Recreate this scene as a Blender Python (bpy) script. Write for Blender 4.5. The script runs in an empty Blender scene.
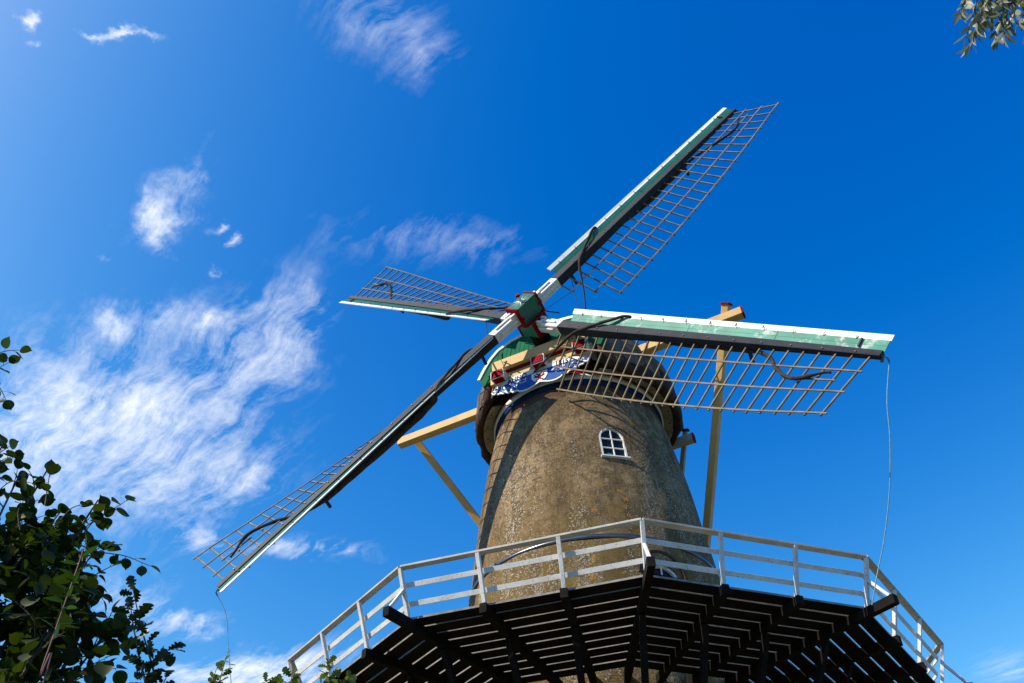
import bpy, bmesh, math, random
from mathutils import Vector, Matrix
R = math.radians
random.seed(7)
scene = bpy.context.scene

# ------------------------------------------------------------------ camera
CAM = Vector((0.0, -26.475, 1.6))
FPX = 923.71
RX, UX = Vector((0.99273, 0.11744, -0.026353)), Vector((0.100588, -0.689287, 0.717471))
FX = RX.cross(UX) * -1.0
cd = bpy.data.cameras.new('camera'); cam = bpy.data.objects.new('camera', cd)
scene.collection.objects.link(cam)
cam.matrix_world = Matrix(((RX.x, UX.x, -FX.x, CAM.x), (RX.y, UX.y, -FX.y, CAM.y), (RX.z, UX.z, -FX.z, CAM.z), (0, 0, 0, 1)))
cd.sensor_width = 36.0; cd.lens = FPX / 1024 * 36.0
cd.clip_start = 0.05; cd.clip_end = 5000
scene.camera = cam

# ------------------------------------------------------------------ sun, exposure
SUN_AZ, SUN_EL = R(-58), R(40.5)          # azimuth measured from the viewer's side of the mill (-Y) towards +X
sdir = Vector((math.sin(SUN_AZ) * math.cos(SUN_EL), -math.cos(SUN_AZ) * math.cos(SUN_EL), math.sin(SUN_EL)))
sl = bpy.data.lights.new('sun', 'SUN'); sl.energy = 5.0; sl.angle = R(0.5); sl.color = (1.0, 0.90, 0.74)
so = bpy.data.objects.new('sun', sl); scene.collection.objects.link(so)
so.rotation_euler = sdir.to_track_quat('Z', 'Y').to_euler()
scene.view_settings.view_transform = 'Standard'; scene.view_settings.look = 'None'
scene.view_settings.exposure = 0.38; scene.view_settings.gamma = 1.0
scene.view_settings.use_curve_mapping = False

# ------------------------------------------------------------------ node helper
class NT:
    def __init__(s, tree): s.t = tree; s.n = tree.nodes; s.l = tree.links
    def node(s, typ, **kw):
        nd = s.n.new(typ)
        for k, v in kw.items(): setattr(nd, k, v)
        return nd
    def put(s, sock, v):
        if hasattr(v, 'links') or isinstance(v, bpy.types.NodeSocket): s.l.new(v, sock)
        else: sock.default_value = v
    def math(s, op, a, b=None, c=None, clamp=False):
        nd = s.node('ShaderNodeMath', operation=op); nd.use_clamp = clamp
        s.put(nd.inputs[0], a)
        if b is not None: s.put(nd.inputs[1], b)
        if c is not None: s.put(nd.inputs[2], c)
        return nd.outputs[0]
    def vmath(s, op, a, b=None, out=0):
        nd = s.node('ShaderNodeVectorMath', operation=op)
        s.put(nd.inputs[0], a)
        if b is not None: s.put(nd.inputs[1], b)
        return nd.outputs[out]
    def noise(s, vec, scale, detail=4, rough=0.55, dist=0.0):
        nd = s.node('ShaderNodeTexNoise')
        s.put(nd.inputs['Vector'], vec)
        nd.inputs['Scale'].default_value = scale; nd.inputs['Detail'].default_value = detail
        nd.inputs['Roughness'].default_value = rough; nd.inputs['Distortion'].default_value = dist
        return nd.outputs['Fac']
    def rng(s, v, a, b, c=0.0, d=1.0, smooth=True):
        nd = s.node('ShaderNodeMapRange'); nd.interpolation_type = 'SMOOTHSTEP' if smooth else 'LINEAR'
        s.put(nd.inputs[0], v)
        for i, x in enumerate((a, b, c, d)): nd.inputs[i + 1].default_value = x
        return nd.outputs[0]
    def mix(s, f, a, b, blend='MIX'):
        nd = s.node('ShaderNodeMix'); nd.data_type = 'RGBA'; nd.blend_type = blend
        s.put(nd.inputs[0], f)
        for sock, v in ((nd.inputs[6], a), (nd.inputs[7], b)):
            if isinstance(v, tuple) and len(v) == 3: v = (*v, 1.0)
            s.put(sock, v)
        return nd.outputs[2]

# ------------------------------------------------------------------ world: Nishita sky with cirrus
SKY_STRENGTH = 0.128
world = bpy.data.worlds.new('World'); scene.world = world; world.use_nodes = True
w = NT(world.node_tree); w.n.clear()
sky = w.node('ShaderNodeTexSky'); sky.sky_type = 'NISHITA'; sky.sun_disc = False
sky.sun_elevation = SUN_EL
sky.sun_rotation = math.pi / 2 - math.atan2(sdir.y, sdir.x)
sky.air_density = 1.0; sky.dust_density = 2.0; sky.ozone_density = 3.0
sc_ = w.node('ShaderNodeSeparateColor'); w.l.new(sky.outputs[0], sc_.inputs[0])
deep = w.node('ShaderNodeCombineColor')         # polarised, deeper blue: per-channel response
for ch, (g, k, top) in enumerate(((3.95, 0.2386, 1.45), (2.10, 0.591, 2.2), (1.05, 1.50, 4.5))):
    o_ = w.math('MULTIPLY', w.math('POWER', w.math('MINIMUM', sc_.outputs[ch], top), g), k)
    if ch == 0: o_ = w.math('MAXIMUM', w.math('SUBTRACT', w.math('MULTIPLY', o_, 1.3), 0.09), 0.0)
    w.l.new(o_, deep.inputs[ch])
tc = w.node('ShaderNodeTexCoord'); sep = w.node('ShaderNodeSeparateXYZ'); w.l.new(tc.outputs['Generated'], sep.inputs[0])
zz = w.math('MAXIMUM', sep.outputs[2], 0.05)
comb = w.node('ShaderNodeCombineXYZ')          # position on the (flat, high) cloud layer
w.l.new(w.math('DIVIDE', sep.outputs[0], zz), comb.inputs[0]); w.l.new(w.math('DIVIDE', sep.outputs[1], zz), comb.inputs[1])
P2 = comb.outputs[0]
wn = w.node('ShaderNodeTexNoise'); w.l.new(P2, wn.inputs['Vector']); wn.inputs['Scale'].default_value = 5.0; wn.inputs['Detail'].default_value = 3
warp = w.vmath('SUBTRACT', wn.outputs['Color'], (0.5, 0.5, 0.5))
def scl(v, k):
    nd = w.node('ShaderNodeVectorMath', operation='SCALE'); w.l.new(v, nd.inputs[0]); nd.inputs['Scale'].default_value = k; return nd.outputs[0]
wf = w.node('ShaderNodeTexNoise'); w.l.new(P2, wf.inputs['Vector']); wf.inputs['Scale'].default_value = 20.0; wf.inputs['Detail'].default_value = 6; wf.inputs['Roughness'].default_value = 0.65
PW = w.vmath('ADD', w.vmath('ADD', P2, scl(warp, 0.13)), scl(w.vmath('SUBTRACT', wf.outputs['Color'], (0.5, 0.5, 0.5)), 0.075))
CLOUDS= [(-0.853, 1.08, 7.749, 3.77, -0.752, 5.002, 0.75), (-0.956, 1.146, 9.333, 4.856, -0.892, 5.848, 0.55), (-0.708, 1.102, 5.492, 3.707, -3.3, 3.624, 0.62), (-0.511, 0.997, 7.238, -0.476, 4.198, 7.861, 0.62), (-0.42, 0.933, 5.28, -6.929, 14.592, 8.482, 0.5), (-0.686, 1.274, 4.966, 1.283, 0.861, 7.054, 0.42), (-0.904, 1.302, 4.784, 2.207, -0.802, 5.118, 0.45), (-0.783, 1.492, 16.026, 2.723, 5.745, 14.406, 0.62), (-0.587, 1.565, 5.723, 1.648, -3.028, 18.648, 0.62), (-0.628, 0.907, 9.198, 3.783, -4.226, 29.191, 0.42), (-0.695, 0.893, 27.358, -18.922, 23.737, 22.085, 0.5), (-0.544, 0.932, 26.884, 7.954, -0.989, 43.546, 0.75), (-0.549, 0.722, 23.387, 2.578, 4.914, 18.781, 0.95), (-0.477, 0.679, 13.977, -5.726, 20.912, 28.586, 0.45), (-0.465, 0.743, 35.858, 7.51, 5.629, 75.781, 0.75), (-0.451, 0.768, 58.733, 20.08, -7.802, 55.582, 0.7), (-0.647, 0.784, 52.796, 64.304, -41.393, 17.469, 0.5), (-0.51, 0.821, 75.678, 27.616, -10.565, 74.399, 0.45), (-0.503, 0.473, 29.862, 21.753, -39.598, 83.534, 0.8), (-0.465, 0.475, 35.056, 7.473, 8.821, 106.349, 0.8), (-0.566, 0.447, 50.194, 44.97, -35.277, 56.352, 0.8), (-0.577, 0.475, 51.952, 21.385, -4.532, 116.347, 0.55), (-0.178, 0.489, 7.635, 5.37, -8.274, 11.853, 0.36), (-0.137, 0.552, 27.622, 5.064, -1.99, 14.916, 0.25), (-0.2, 0.816, 5.865, 1.122, -2.111, 15.001, 0.3), (-0.101, 0.821, 17.406, -2.449, 6.761, 21.837, 0.2), (-0.793, 2.067, 4.289, 1.041, 0.934, 7.467, 0.85), (-0.95, 2.089, 6.632, 2.371, -1.554, 8.717, 0.75), (-0.924, 1.824, 7.892, 3.016, -2.1, 12.287, 0.6), (-1.018, 1.694, 5.634, 2.458, -0.942, 5.617, 0.4), (-0.626, 1.314, 9.874, -0.078, 11.161, 18.271, 0.4), (-0.751, 1.205, 3.465, 1.425, -0.425, 2.769, 0.22), (1.015, 2.398, 6.748, -1.758, -1.199, 6.766, 0.35)]
msk = None
for (cx, cy, a, b, c, d, s) in CLOUDS:
    q = w.vmath('SUBTRACT', PW, (cx, cy, 0))
    u1 = w.vmath('DOT_PRODUCT', q, (a, b, 0), out=1); u2 = w.vmath('DOT_PRODUCT', q, (c, d, 0), out=1)
    r2 = w.math('ADD', w.math('MULTIPLY', u1, u1), w.math('MULTIPLY', u2, u2))
    g = w.math('MULTIPLY', w.math('EXPONENT', w.math('MULTIPLY', r2, -1.7)), s)
    msk = g if msk is None else w.math('ADD', msk, w.math('MULTIPLY', g, w.math('SUBTRACT', 1.0, msk)))
rt = w.node('ShaderNodeMapping'); rt.inputs['Rotation'].default_value = (0, 0, R(42)); w.l.new(w.vmath('ADD', P2, scl(warp, 0.11)), rt.inputs[0])
mp = w.node('ShaderNodeMapping'); mp.inputs['Scale'].default_value = (0.8, 3.4, 1); w.l.new(rt.outputs[0], mp.inputs[0])
n1 = w.noise(mp.outputs[0], 6.5, 12, 0.68, 0.08)
n2 = w.noise(P2, 26.0, 10, 0.72, 0.0)
nn = w.math('ADD', w.math('MULTIPLY', n1, 0.76), w.math('MULTIPLY', n2, 0.24))
nr = w.rng(nn, 0.36, 0.64, -0.55, 0.55, False)
near = w.rng(msk, 0.0, 0.35, 0.0, 1.0, False)
dens = w.math('ADD', w.math('MULTIPLY', msk, 0.82), w.math('MULTIPLY', w.math('MULTIPLY', nr, 0.85), near))
dens = w.math('MULTIPLY', w.rng(dens, 0.08, 1.0, 0.0, 0.96, False), w.rng(msk, 0.10, 0.75, 0.30, 1.0, False))
cl = w.mix(dens, deep.outputs[0], (6.0, 6.4, 7.0))
bg = w.node('ShaderNodeBackground'); w.l.new(cl, bg.inputs[0]); bg.inputs[1].default_value = SKY_STRENGTH
wo = w.node('ShaderNodeOutputWorld'); w.l.new(bg.outputs[0], wo.inputs[0])

# ------------------------------------------------------------------ materials
def mat(name, col, rough=0.7, var=0.25, vscale=3.0, dirt=None, dscale=8.0, damt=0.5, bump=0.0, bscale=30.0, spec=0.5, metal=0.0, stretch=None):
    m = bpy.data.materials.new(name); m.use_nodes = True
    t = NT(m.node_tree); bs = m.node_tree.nodes['Principled BSDF']
    tcn = t.node('ShaderNodeTexCoord'); v = tcn.outputs['Object']
    if stretch:
        mpn = t.node('ShaderNodeMapping'); mpn.inputs['Scale'].default_value = stretch; t.l.new(v, mpn.inputs[0]); v = mpn.outputs[0]
    n = t.noise(v, vscale, 5)
    lo = tuple(c * (1 - var) for c in col); hi = tuple(min(1, c * (1 + var)) for c in col)
    c = t.mix(t.rng(n, 0.3, 0.7), lo, hi)
    if dirt:
        nd = t.noise(v, dscale, 6, 0.7)
        c = t.mix(t.math('MULTIPLY', t.rng(nd, 0.52, 0.68), damt), c, dirt)
    t.l.new(c, bs.inputs['Base Color'])
    bs.inputs['Roughness'].default_value = rough; bs.inputs['Metallic'].default_value = metal
    bs.inputs['Specular IOR Level'].default_value = spec
    if bump:
        bn = t.node('ShaderNodeBump'); bn.inputs['Strength'].default_value = bump; bn.inputs['Distance'].default_value = 0.02
        t.l.new(t.noise(v, bscale, 6), bn.inputs['Height']); t.l.new(bn.outputs[0], bs.inputs['Normal'])
    return m

def tower_mat():
    m = bpy.data.materials.new('weathered_render'); m.use_nodes = True
    t = NT(m.node_tree); bs = m.node_tree.nodes['Principled BSDF']
    v = t.node('ShaderNodeTexCoord').outputs['Object']
    sp = t.node('ShaderNodeSeparateXYZ'); t.l.new(v, sp.inputs[0]); z = sp.outputs[2]
    big = t.noise(v, 0.55, 5, 0.6); mid = t.noise(v, 3.5, 6, 0.65); fine = t.noise(v, 17, 8, 0.85)
    c = t.mix(t.rng(big, 0.35, 0.65), (0.135, 0.090, 0.042), (0.300, 0.208, 0.108))
    c = t.mix(t.math('MULTIPLY', t.rng(mid, 0.44, 0.60), 0.78), c, (0.085, 0.052, 0.022))
    c = t.mix(t.math('MULTIPLY', t.rng(fine, 0.48, 0.62), 0.65), c, (0.42, 0.31, 0.18))
    c = t.mix(t.math('MULTIPLY', t.rng(t.noise(v, 11, 8, 0.8), 0.50, 0.60), 0.7), c, (0.055, 0.035, 0.017))
    # rust brown lower down, towards the gallery
    low = t.rng(z, DECK + 8.0, DECK + 3.2)
    c = t.mix(t.math('MULTIPLY', t.math('MULTIPLY', low, t.rng(t.noise(v, 1.6, 6), 0.28, 0.58)), 0.82), c, (0.135, 0.085, 0.028))
    # vertical drip streaks
    mp_ = t.node('ShaderNodeMapping'); mp_.inputs['Scale'].default_value = (1, 1, 0.13); t.l.new(v, mp_.inputs[0])
    st = t.noise(mp_.outputs[0], 2.2, 6, 0.6)
    c = t.mix(t.math('MULTIPLY', t.rng(st, 0.48, 0.62), 0.65), c, (0.075, 0.050, 0.026))
    # pale lichen specks in loose patches
    vo = t.node('ShaderNodeTexVoronoi'); vo.inputs['Scale'].default_value = 15; vo.inputs['Randomness'].default_value = 1.0
    wv = t.node('ShaderNodeTexNoise'); wv.inputs['Scale'].default_value = 9; t.l.new(v, wv.inputs['Vector'])
    sc = t.node('ShaderNodeVectorMath', operation='SCALE'); sc.inputs['Scale'].default_value = 0.22; t.l.new(wv.outputs['Color'], sc.inputs[0])
    vv = t.vmath('ADD', v, sc.outputs[0]); t.l.new(vv, vo.inputs['Vector'])
    patch = t.math('MULTIPLY', t.rng(t.noise(mp_.outputs[0], 1.1, 5, 0.6), 0.36, 0.58), t.rng(z, DECK + 9.6, DECK + 6.6, 0.25, 1.0))
    spk = t.rng(t.math('SUBTRACT', vo.outputs['Distance'], t.math('MULTIPLY', patch, 0.40)), 0.05, -0.02)
    c = t.mix(t.math('MULTIPLY', t.math('MULTIPLY', spk, t.rng(mid, 0.35, 0.55, 0.25, 0.75)), 1.0), c, (0.46, 0.41, 0.32))
    ch = t.math('MULTIPLY', t.rng(t.noise(mp_.outputs[0], 3.4, 7, 0.75), 0.56, 0.64), t.math('MULTIPLY', patch, t.rng(fine, 0.45, 0.6)))
    c = t.mix(t.math('MULTIPLY', ch, 0.85), c, (0.52, 0.47, 0.38))
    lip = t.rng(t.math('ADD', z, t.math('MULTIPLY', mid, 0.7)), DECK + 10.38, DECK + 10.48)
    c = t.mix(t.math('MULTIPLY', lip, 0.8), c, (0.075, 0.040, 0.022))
    # orange lichen
    vo2 = t.node('ShaderNodeTexVoronoi'); vo2.inputs['Scale'].default_value = 1.5; t.l.new(vv, vo2.inputs['Vector'])
    orr = t.math('MULTIPLY', t.rng(vo2.outputs['Distance'], 0.20, 0.10), t.rng(mid, 0.4, 0.55))
    c = t.mix(t.math('MULTIPLY', orr, 0.8), c, (0.42, 0.19, 0.02))
    # damp moss just above the gallery hoop
    ms = t.math('MULTIPLY', t.rng(z, DECK + 6.2, DECK + 3.5), t.rng(t.noise(v, 2.5, 6), 0.48, 0.62))
    c = t.mix(t.math('MULTIPLY', ms, 0.5), c, (0.16, 0.115, 0.02))
    t.l.new(c, bs.inputs['Base Color']); bs.inputs['Roughness'].default_value = 0.93; bs.inputs['Specular IOR Level'].default_value = 0.15
    # brick coursing under the render: bump only
    at = t.math('MULTIPLY', t.math('ARCTAN2', sp.outputs[0], sp.outputs[1]), 3.6)
    cb = t.node('ShaderNodeCombineXYZ'); t.l.new(at, cb.inputs[0]); t.l.new(z, cb.inputs[1])
    br = t.node('ShaderNodeTexBrick'); t.l.new(cb.outputs[0], br.inputs['Vector']); br.inputs['Scale'].default_value = 1.0
    br.inputs['Brick Width'].default_value = 0.23; br.inputs['Row Height'].default_value = 0.075; br.inputs['Mortar Size'].default_value = 0.008
    br.inputs['Mortar Smooth'].default_value = 0.6
    hh = t.math('ADD', t.math('MULTIPLY', br.outputs['Fac'], -0.7), t.math('ADD', t.math('MULTIPLY', fine, 0.9), t.math('MULTIPLY', mid, 1.2)))
    bn = t.node('ShaderNodeBump'); bn.inputs['Strength'].default_value = 0.55; bn.inputs['Distance'].default_value = 0.04
    t.l.new(hh, bn.inputs['Height']); t.l.new(bn.outputs[0], bs.inputs['Normal'])
    return m

def leaf_mat(name, col, col2, trans=0.35, rough=0.45):
    m = bpy.data.materials.new(name); m.use_nodes = True
    t = NT(m.node_tree); t.n.clear()
    g = t.node('ShaderNodeNewGeometry'); v = t.node('ShaderNodeTexCoord').outputs['Object']
    f = t.math('ADD', t.math('MULTIPLY', g.outputs['Random Per Island'], 0.7), t.math('MULTIPLY', t.noise(v, 3, 2), 0.3))
    c = t.mix(f, col, col2)
    bs = t.node('ShaderNodeBsdfPrincipled'); t.l.new(c, bs.inputs['Base Color']); bs.inputs['Roughness'].default_value = rough
    bs.inputs['Specular IOR Level'].default_value = 0.35
    tr = t.node('ShaderNodeBsdfTranslucent'); t.l.new(t.mix(1.0, c, (1.0, 1.15, 0.35), 'MULTIPLY'), tr.inputs[0])
    mx = t.node('ShaderNodeMixShader'); mx.inputs[0].default_value = trans
    t.l.new(bs.outputs[0], mx.inputs[1]); t.l.new(tr.outputs[0], mx.inputs[2])
    o = t.node('ShaderNodeOutputMaterial'); t.l.new(mx.outputs[0], o.inputs[0])
    return m

DECK = 11.65
M = dict(
    tower=tower_mat(),
    white=mat('white_paint', (0.76, 0.74, 0.69), 0.5, 0.06, 1.5, (0.42, 0.38, 0.30), 4.5, 0.4, 0.1, 60),
    handrail=mat('grimy_shaded_rail_top', (0.42, 0.39, 0.35), 0.7, 0.15, 2.0, (0.14, 0.11, 0.08), 17, 0.6, 0.3, 60),  # darker copy of the rail paint: underside shade put into the colour, plus grime
    rail=mat('weathered_white_paint', (0.66, 0.64, 0.60), 0.6, 0.12, 2.0, (0.22, 0.19, 0.15), 17, 0.6, 0.3, 60),
    green=mat('green_paint', (0.003, 0.105, 0.06), 0.38, 0.2, 2.5, (0.12, 0.28, 0.2), 20, 0.25, 0.1, 50),
    gable=mat('matt_green_paint', (0.003, 0.115, 0.05), 0.7, 0.2, 2.5, (0.005, 0.07, 0.035), 5, 0.5, 0.1, 50, spec=0.1),
    deckw=mat('bleached_deck_wood', (0.22, 0.21, 0.19), 0.9, 0.3, 4.0, (0.12, 0.10, 0.09), 9, 0.5),
    faded_glare=mat('faded_green_with_glare', (0.040, 0.25, 0.17), 0.6, 0.22, 1.2, (0.50, 0.56, 0.50), 2.2, 0.85, 0.1, 50, spec=0.4),  # whitish patches paint sun glare into the faded green boards
    black=mat('black_tar_paint', (0.015, 0.016, 0.021), 0.6, 0.3, 2.0, (0.06, 0.058, 0.055), 6, 0.3, 0.2, 50, spec=0.3),
    dark=mat('tarred_wood', (0.010, 0.007, 0.006), 0.9, 0.35, 2.0, (0.035, 0.022, 0.016), 12, 0.4, 0.3, 40, spec=0.15),
    lath=mat('bare_grey_wood', (0.185, 0.138, 0.075), 0.8, 0.35, 3.0, (0.08, 0.06, 0.045), 12, 0.5, 0.2, 60),
    cream=mat('cream_paint', (0.60, 0.38, 0.145), 0.55, 0.1, 1.5, (0.36, 0.25, 0.12), 6, 0.3, 0.15, 50, spec=0.2),
    pale=mat('pale_cream_paint', (0.36, 0.30, 0.21), 0.6, 0.15, 1.5, (0.20, 0.15, 0.10), 9, 0.5, 0.2, 50),
    red=mat('dark_red_paint', (0.24, 0.004, 0.012), 0.8, 0.25, 3.0, (0.10, 0.01, 0.01), 12, 0.4, spec=0.1),
    blue=mat('blue_paint', (0.012, 0.085, 0.36), 0.85, 0.15, 3.0),
    navy=mat('dark_blue_paint', (0.008, 0.028, 0.11), 0.85, 0.15, 3.0, spec=0.1),
    thatch=None, cloth=mat('rolled_dark_canvas', (0.045, 0.036, 0.03), 0.9, 0.35, 6.0, (0.12, 0.10, 0.08), 20, 0.4, 0.5, 40, spec=0.1),
    glass=mat('dark_glass', (0.008, 0.010, 0.013), 0.12, 0.2, 2.0, spec=0.3),
    metal=mat('grey_zinc', (0.16, 0.17, 0.20), 0.28, 0.2, 2.0, (0.15, 0.14, 0.13), 10, 0.5, 0.1, 30, metal=0.9),
    iron=mat('iron_bolt', (0.16, 0.15, 0.14), 0.5, 0.2, 9.0, metal=0.5),
    rope=mat('pale_rope', (0.20, 0.33, 0.36), 0.9, 0.2, 9.0),
    bark=mat('bark', (0.10, 0.07, 0.045), 0.9, 0.35, 9.0, bump=0.5),
    twig=mat('reddish_twig', (0.17, 0.06, 0.04), 0.7, 0.3, 9.0),
)
def thatch_mat():
    m = mat('old_thatch', (0.15, 0.115, 0.085), 0.95, 0.4, 2.5, (0.05, 0.035, 0.025), 14, 0.8, 0.9, 45, spec=0.1, stretch=(1, 1, 0.35)); return m
M['thatch'] = thatch_mat()
M['rim'] = mat('tarred_thatch_edge', (0.050, 0.024, 0.016), 0.8, 0.4, 3.0, (0.10, 0.055, 0.035), 10, 0.5, 0.6, 30, spec=0.2)

# ------------------------------------------------------------------ mesh helpers
class MB:
    def __init__(s): s.v = []; s.f = []; s.m = []; s.sm = []
    def add(s, vs, fs, mi=0, smooth=False):
        o = len(s.v); s.v += [Vector(p) for p in vs]
        for f in fs: s.f.append([o + i for i in f]); s.m.append(mi); s.sm.append(smooth)
    def beam(s, a, b, w, h, up=(0, 0, 1), w2=None, h2=None, mi=0, bev=0.0):
        """box from a to b; w across, h along 'up'; small chamfered edges"""
        a, b = Vector(a), Vector(b); d = (b - a).normalized(); up = Vector(up)
        x = d.cross(up)
        if x.length < 1e-4: x = d.cross(Vector((1, 0, 0)))
        x.normalize(); y = x.cross(d).normalized()
        w2 = w if w2 is None else w2; h2 = h if h2 is None else h2
        c = bev or min(w, h, w2, h2) * 0.08
        def ring(p, w, h):
            W, H = w / 2, h / 2
            pts = [(W - c, H), (W, H - c), (W, -H + c), (W - c, -H), (-W + c, -H), (-W, -H + c), (-W, H - c), (-W + c, H)]
            return [p + x * i + y * j for i, j in pts]
        vs = ring(a, w, h) + ring(b, w2, h2)
        fs = [[i, (i + 1) % 8, 8 + (i + 1) % 8, 8 + i] for i in range(8)] + [list(range(7, -1, -1)), list(range(8, 16))]
        s.add(vs, fs, mi)
    def box(s, c, ax, ay, az, sx, sy, sz, mi=0):
        c = Vector(c); s.beam(c - Vector(ax) * sx / 2, c + Vector(ax) * sx / 2, sy, sz, up=az, mi=mi)
    def tube(s, pts, rad, n=8, mi=0, caps=True, smooth=True):
        pts = [Vector(p) for p in pts]; rads = rad if isinstance(rad, (list, tuple)) else [rad] * len(pts)
        vs = []; fs = []; ref = None
        for i, p in enumerate(pts):
            d = (pts[min(i + 1, len(pts) - 1)] - pts[max(i - 1, 0)]).normalized()
            if ref is None:
                ref = d.cross(Vector((0, 0, 1)));
                if ref.length < 1e-3: ref = d.cross(Vector((1, 0, 0)))
            x = (ref - d * ref.dot(d)).normalized(); ref = x; y = d.cross(x)
            for k in range(n):
                a = 2 * math.pi * k / n; vs.append(p + (x * math.cos(a) + y * math.sin(a)) * rads[i])
        for i in range(len(pts) - 1):
            for k in range(n):
                fs.append([i * n + k, i * n + (k + 1) % n, (i + 1) * n + (k + 1) % n, (i + 1) * n + k])
        s.add(vs, fs, mi, smooth)
        if caps:
            s.add(vs[:n], [list(range(n - 1, -1, -1))], mi); s.add(vs[-n:], [list(range(n))], mi)
    def lathe(s, c, prof, n=96, mi=0, a0=0.0, a1=2 * math.pi, smooth=True, closed=False):
        c = Vector(c); full = abs(a1 - a0 - 2 * math.pi) < 1e-6; m = n if full else n + 1; vs = []
        for k in range(m):
            a = a0 + (a1 - a0) * k / n
            for (r, z) in prof: vs.append(c + Vector((r * math.sin(a), -r * math.cos(a), z)))
        L = len(prof); fs = []
        for k in range(n):
            k2 = (k + 1) % m if full else k + 1
            for i in range(L if closed else L - 1):
                j = (i + 1) % L
                fs.append([k * L + i, k2 * L + i, k2 * L + j, k * L + j])
        s.add(vs, fs, mi, smooth)
    def plate(s, poly, o, ax, ay, an, th, mi=0):
        """flat polygon (2-D points along ax, ay) of thickness th towards -an"""
        o, ax, ay, an = Vector(o), Vector(ax), Vector(ay), Vector(an)
        fr = [o + ax * x + ay * y for x, y in poly]; bk = [p - an * th for p in fr]; n = len(poly)
        s.add(fr + bk, [list(range(n)), list(range(2 * n - 1, n - 1, -1))] + [[i, n + i, n + (i + 1) % n, (i + 1) % n] for i in range(n)], mi)
    def build(s, name, mats, parent=None, smooth=None):
        me = bpy.data.meshes.new(name); off = wloc(parent) if parent else Vector((0, 0, 0))
        me.from_pydata([tuple(p - off) for p in s.v], [], s.f)
        mats = mats if isinstance(mats, (list, tuple)) else [mats]
        for m_ in mats: me.materials.append(m_)
        for i, p in enumerate(me.polygons): p.material_index = s.m[i]; p.use_smooth = s.sm[i]
        bm = bmesh.new(); bm.from_mesh(me); bmesh.ops.recalc_face_normals(bm, faces=bm.faces); bm.to_mesh(me); bm.free()
        o = bpy.data.objects.new(name, me); scene.collection.objects.link(o)
        if parent: o.parent = parent
        return o
def wloc(o):
    v = Vector((0, 0, 0))
    while o: v += o.location; o = o.parent
    return v
def thing(name, label, cat, loc, group=None):
    o = bpy.data.objects.new(name, None); scene.collection.objects.link(o); o.location = loc
    o.empty_display_size = 0.3
    o['label'] = label; o['category'] = cat
    if group: o['group'] = group
    return o
def tag(o, label, cat, group=None):
    o['label'] = label; o['category'] = cat
    if group: o['group'] = group
    return o
def struct(o): o['kind'] = 'structure'; return o

# ================================================================== ground
def ground():
    m = bpy.data.materials.new('meadow_grass'); m.use_nodes = True
    t = NT(m.node_tree); bs = m.node_tree.nodes['Principled BSDF']; v = t.node('ShaderNodeTexCoord').outputs['Object']
    c = t.mix(t.rng(t.noise(v, 0.15, 6), 0.35, 0.65), (0.05, 0.075, 0.02), (0.085, 0.10, 0.035))
    c = t.mix(t.math('MULTIPLY', t.rng(t.noise(v, 6, 6, 0.7), 0.4, 0.7), 0.5), c, (0.03, 0.05, 0.012))
    t.l.new(c, bs.inputs['Base Color']); bs.inputs['Roughness'].default_value = 0.95
    mb = MB(); N = 28; S = 2500
    xs = [S * (abs(i / N * 2 - 1) ** 2.5) * (1 if i * 2 > N else -1) for i in range(N + 1)]
    vs = [(x, y, 0.0) for x in xs for y in xs]
    mb.add(vs, [[i * (N + 1) + j, (i + 1) * (N + 1) + j, (i + 1) * (N + 1) + j + 1, i * (N + 1) + j + 1] for i in range(N) for j in range(N)])
    struct(mb.build('ground', m))
    mb = MB(); mb.lathe((-.15, 0, 0.004), [(5.4, 0), (9.8, 0)], 64)
    struct(mb.build('path', mat('brick_paving', (0.20, 0.13, 0.09), 0.9, 0.3, 6.0, bump=0.4, bscale=8)))
ground()

# ================================================================== windmill
AX = Vector((-0.15, 0, 0))                       # tower axis
AZ = -0.3604                                     # heading of the windshaft
E_ = Vector((math.sin(AZ), -math.cos(AZ), 0)); H_ = Vector((math.cos(AZ), math.sin(AZ), 0)); Z_ = Vector((0, 0, 1))
def CP(d, h, z): return AX + E_ * d + H_ * h + Z_ * (DECK + z)
mill = thing('windmill', 'tall tower windmill with round brown tower, white railed gallery and four lattice sails', 'windmill', AX)

def trad(z):                                      # tower radius, z above the gallery deck
    return 3.99 + .0184 * z - .01103 * z * z if z > 0 else 3.99 - 0.075 * z
# ---- tower with real openings for window and door
WIN = dict(az=R(17.6), z0=7.08, hw=0.38, hs=0.80, hr=0.46)       # half width, spring height, rise
DOOR = dict(az=R(29.5), z0=0.55, hw=0.50, hs=2.18, hr=0.46)
def in_open(a, z, o, pad=0.0):
    da = (a - o['az'] + math.pi) % (2 * math.pi) - math.pi
    x = da * trad(z); zz_ = z - o['z0']
    if abs(x) > o['hw'] + pad or zz_ < -pad: return False
    if zz_ <= o['hs']: return True
    return (x / (o['hw'] + pad)) ** 2 + ((zz_ - o['hs']) / (o['hr'] + pad)) ** 2 < 1
mb = MB()
NA = 480; zs = [-DECK, -9, -6, -4, -3, -2, -1.2, -.6] + [i * 0.075 for i in range(0, 151)]
vs = []
for z in zs:
    for k in range(NA):
        a = 2 * math.pi * k / NA
        r = trad(z) + 0.012 * math.sin(a * 7 + z * 1.3) + 0.008 * math.sin(a * 17 - z * 2.1)
        if z < 3.95 and z > -0.1: r += 0.035
        vs.append(AX + Vector((r * math.sin(a), -r * math.cos(a), DECK + z)))
fs = []
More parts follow.
